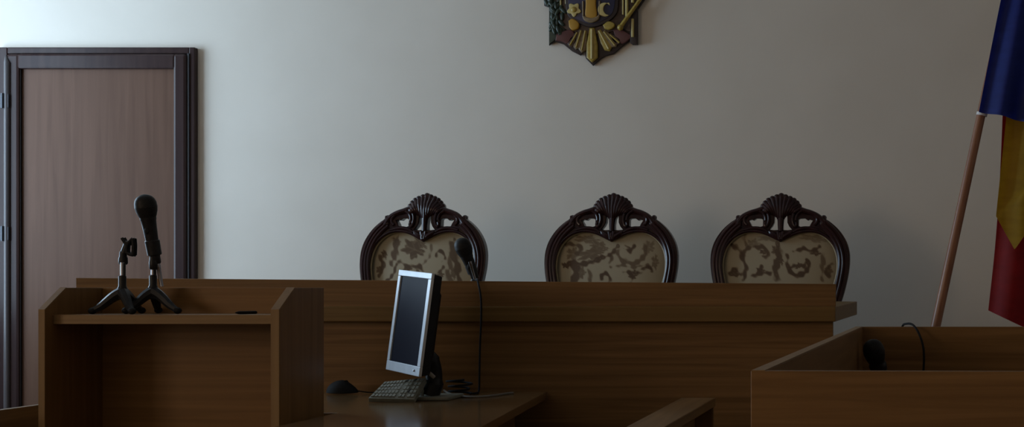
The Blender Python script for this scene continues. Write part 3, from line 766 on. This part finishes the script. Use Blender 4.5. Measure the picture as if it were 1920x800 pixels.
def ypoly():
    # yellow band: left edge, then a pointed lower corner where the cloth is folded across
    bm = NB(); nu, nv = 40, 40; g = []
    top = 170
    def low(x):
        if x < 1902: return 405+(x-1868)*(468-405)/(1902-1868)
        return 468-(x-1902)*1.45 if x < 1960 else 384
    for j in range(nv+1):
        t = j/nv; row = []
        for i in range(nu+1):
            u = i/nu
            xr_ = 1990; 
            yb = low(1868+u*(xr_-1868)); y = top+(yb-top)*t
            xl_ = 1887-(1887-1868)*min(1,max(0,(y-222)/(405-222)))
            x = xl_+u*(xr_-xl_)
            v = P(x, y, FY); k = (x-1895)-(370-y)*1.0
            v.y = FY+.012+.016*math.sin(u*10+.6*t)+(.018 if 0 else 0)-.02*max(0,min(1,((y-395+ (x-1870)*1.0)/18)))
            row.append(bm.verts.new(v))
        g.append(row)
    for j in range(nv):
        for i in range(nu): bm.faces.new((g[j][i],g[j][i+1],g[j+1][i+1],g[j+1][i]))
    bmesh.ops.solidify(bm, geom=list(bm.faces), thickness=.0012)
    return bm
obj('yellow_cloth', ypoly(), M['yellow'], flag, smooth=True)

# ------------------------------------------------------------------ coat of arms on the wall
em = thing('coat_of_arms', 'carved and painted coat of arms with gold feathers on the back wall', 'emblem', (wx(1113), WALL_Y-.001, wz(0)))
def rel(loops, d0, d1, m, name, parent=em, bev=.003, sm=True, label=None):
    lp = [[((x-1113), (60-y)) for x,y in l] for l in loops]; s = WALL_Y/F; t = d1-d0
    bm = outline([[(x*s,y*s) for x,y in l] for l in lp], t, min(bev, t*.45), lambda x,y,z: Vector((wx(1113)+x, WALL_Y-d0-t/2-z, wz(60)+y)))
    return obj(name, bm, M[m], parent, smooth=True, label=label)
def sp(pts, n=4): return [(p.x,p.y) for p in smooth_path([(x,y,0) for x,y in pts], n)]
backing = rel([[(1019,-40),(1022,12),(1031,15),(1031,86),(1042,79),(1058,84),(1074,97),(1090,105),(1096,97),(1100,111),(1113,124),(1128,111),(1137,106),(1152,102),(1166,90),(1182,78),(1187,85),(1197,85),(1197,19),(1213,-4),(1222,-60),(1230,-130),(1190,-160),(1150,-135),(1113,-150),(1075,-135),(1035,-160),(996,-130),(1004,-60)]], .002, .018, 'edgeb', 'backing_board')
# tail feathers
for k,(r0,tip,wd,m) in enumerate([((1113,54),(1113,119),13,'gold'),((1101,58),(1093,101),7,'feath'),((1125,58),(1146,98),8,'gold'),((1093,58),(1082,95),8,'feath'),((1134,60),(1158,90),8,'feath'),((1086,62),(1070,90),8,'brown'),((1145,66),(1166,84),7,'brown')]):
    ax = Vector((tip[0]-r0[0], tip[1]-r0[1])); L = ax.length; ax /= L; nr = Vector((-ax.y, ax.x)); r0 = Vector(r0)
    wd *= 1.0 if k == 0 else 1.28
    q = [r0+nr*wd*.35, r0+ax*L*.5+nr*wd*.8, r0+ax*L*.86+nr*wd*.8, r0+ax*L, r0+ax*L*.86-nr*wd*.8, r0+ax*L*.5-nr*wd*.8, r0-nr*wd*.35]
    o = rel([[tuple(p) for p in q]], .016, .034 if k == 0 else .030, m, 'tail_feather', bev=.006, label='central gold tail feather' if k == 0 else None)
    a, c_ = r0+ax*L*.05, r0+ax*L*.9
    b = NB(); tube(b, [Vector((wx(a.x), WALL_Y-(.035 if k == 0 else .031), wz(a.y))), Vector((wx(c_.x), WALL_Y-(.035 if k == 0 else .031), wz(c_.y)))], .006 if k == 0 else .004, 8)
    obj('quill', b, M['goldl' if k in (0,2) else 'gold'], o, smooth=True)
# body and wings behind the shield
rel([sp([(1040,-60),(1044,0),(1056,50),(1080,62),(1113,66),(1146,62),(1170,50),(1180,0),(1184,-60),(1150,-90),(1113,-100),(1076,-90)])], .016, .026, 'brown', 'eagle_body')
for s in (-1,1):
    f = lambda x: 1113+s*x
    for k in range(5):
        x0 = 46+k*11
        rel([[(f(x0),-120+k*4),(f(x0+9),-122+k*4),(f(x0+10),-30-k*10),(f(x0+4),-20-k*10),(f(x0-1),-30-k*10)]], .018, .030+.001*(k%2), 'brown', 'wing_feather', bev=.004)
rel([sp([(1100,-88),(1098,-110),(1106,-128),(1122,-130),(1134,-118),(1146,-112),(1130,-106),(1126,-88)])], .024, .040, 'brown', 'eagle_head')
b = NB(); box(b, wx(1138), wx(1152), WALL_Y-.04, WALL_Y-.03, wz(-112), wz(-108), .002); obj('beak_cross', b, M['gold'], em)
# shield
sh = rel([sp([(1062,-62),(1063,-20),(1065,18),(1072,36),(1090,47),(1113,54),(1137,47),(1155,34),(1162,18),(1163,-20),(1164,-62)])[:]], .024, .040, 'edgeb', 'shield', bev=.003)
rel([sp([(1069,-16),(1070,12),(1076,31),(1092,42),(1113,48),(1134,42),(1150,30),(1156,12),(1157,-16)])], .038, .0425, 'navy', 'blue_field', sh, .001)
rel([[(1068,-58),(1068,-17),(1158,-17),(1158,-58)]], .038, .0425, 'dred', 'red_field', sh, .001)
# aurochs head, rose, crescent, diamonds
o = rel([sp([(1104,-34),(1101,-14),(1103,10),(1102,34),(1108,42),(1118,42),(1124,34),(1122,10),(1125,-14),(1122,-34)])], .041, .054, 'orange', 'aurochs_head', sh, .005)
rel([sp([(1097,32),(1100,42),(1113,47),(1126,42),(1129,32),(1122,36),(1113,38),(1104,36)])], .041, .058, 'feath', 'muzzle', o, .004)
for s in (-1,1):
    b = NB(); tube(b, [Vector((wx(1113+s*x), WALL_Y-.05, wz(y))) for x,y in smooth_path([(9,-32,0),(24,-30,0),(30,-42,0),(24,-54,0)],5) for x,y in [(x,y)]] if 0 else [Vector((wx(1113+s*p.x), WALL_Y-.05, wz(p.y))) for p in smooth_path([(9,-32,0),(24,-30,0),(30,-42,0),(24,-54,0)],5)], .006, 8)
    obj('horn', b, M['goldl'], o, smooth=True)
    b = NB(); tube(b, [Vector((wx(1113+s*15.5), WALL_Y-.046, wz(6))), Vector((wx(1113+s*15), WALL_Y-.046, wz(34)))], .0045, 8); obj('ear', b, M['feath'], o, smooth=True)
pts = [(1081+(11.5+2.2*math.cos(5*a))*math.cos(a+.3), 22+(11.5+2.2*math.cos(5*a))*math.sin(a+.3)) for a in [2*PI*k/40 for k in range(40)]]
o = rel([pts], .041, .050, 'goldl', 'rose', sh, .003)
b = NB(); ball(b, Vector((wx(1081), WALL_Y-.050, wz(22))), .013, (1,.5,1)); obj('rose_heart', b, M['gold'], o, smooth=True)
cr = [(1138+13*math.cos(a), 22+13*math.sin(a)) for a in [math.radians(50+ (310-50)*k/24) for k in range(25)]]
cr += [(1146.5+11*math.cos(a), 21+11.0*math.sin(a)) for a in [math.radians(265-(265-95)*k/20) for k in range(21)]]
rel([cr], .041, .050, 'goldl', 'crescent', sh, .002)
# talons
o = rel([sp([(1070,42),(1078,38),(1089,46),(1088,56),(1078,60),(1071,54)])], .026, .044, 'orange', 'talon', bev=.005)
o = rel([sp([(1134,50),(1144,43),(1155,47),(1155,54),(1146,59),(1137,57)])], .026, .044, 'gold', 'talon', bev=.005)
# red legs / ribbons
rel([sp([(1046,66),(1060,60),(1074,58),(1080,68),(1068,84),(1056,80),(1044,78)])], .018, .030, 'dred', 'ribbon', bev=.004)
rel([sp([(1152,58),(1164,56),(1176,62),(1186,70),(1180,78),(1168,84),(1156,72)])], .018, .030, 'dred', 'ribbon', bev=.004)
# green branch on the left, with gold stems
rel([[(1032,-60),(1032,84),(1041,78),(1062,58),(1062,-60)]], .018, .022, 'green', 'branch_ground', bev=.001)
b = NB()
for i in range(64):
    x = 1026+random.random()*35; y = -50+i*1.75+random.random()*4
    if x < 1036 and y > 8: x = 1037+random.random()*4
    a = random.uniform(-.9,.9)
    rot = Matrix.Rotation(a, 3, 'Y')
    ball(b, Vector((wx(x), WALL_Y-.026-random.random()*.010, wz(min(y,62)))), .019, (.42,.3,1), rot, 10, 8)
obj('leaf', b, M['green'], em, smooth=True)['kind'] = 'stuff'
for x0,x1,y0,y1 in ((1053,1055,-40,26),(1064,1064,-40,10)):
    b = NB(); tube(b, [Vector((wx(x0), WALL_Y-.036, wz(y0))), Vector((wx(x1), WALL_Y-.030, wz(y1)))], .004, 8); obj('stem', b, M['goldl'], em, smooth=True)
# sceptre and gold staves on the right
rel([[(1163,-60),(1163,48),(1178,60),(1197,62),(1197,-60)]], .018, .024, 'brown', 'stave_ground', bev=.001)
b = NB(); tube(b, [Vector((wx(1224), WALL_Y-.045, wz(-26))), Vector((wx(1196), WALL_Y-.045, wz(14))), Vector((wx(1166), WALL_Y-.045, wz(56)))], [.010,.008,.010], 10)
ball(b, Vector((wx(1167), WALL_Y-.045, wz(55))), .014)
obj('sceptre', b, M['gold'], em, smooth=True)
for x,y0,y1,r in ((1178,-50,36,.007),(1189,-50,8,.007),(1189,38,72,.0065),(1171,-50,30,.004)):
    b = NB(); tube(b, [Vector((wx(x), WALL_Y-.034, wz(y0))), Vector((wx(x), WALL_Y-.034, wz(y1)))], r, 8); obj('stave', b, M['goldl'], em, smooth=True)
rel([[(1184,18),(1184,84),(1197,85),(1197,18)]], .018, .030, 'edgeb', 'edge_strip', bev=.002)
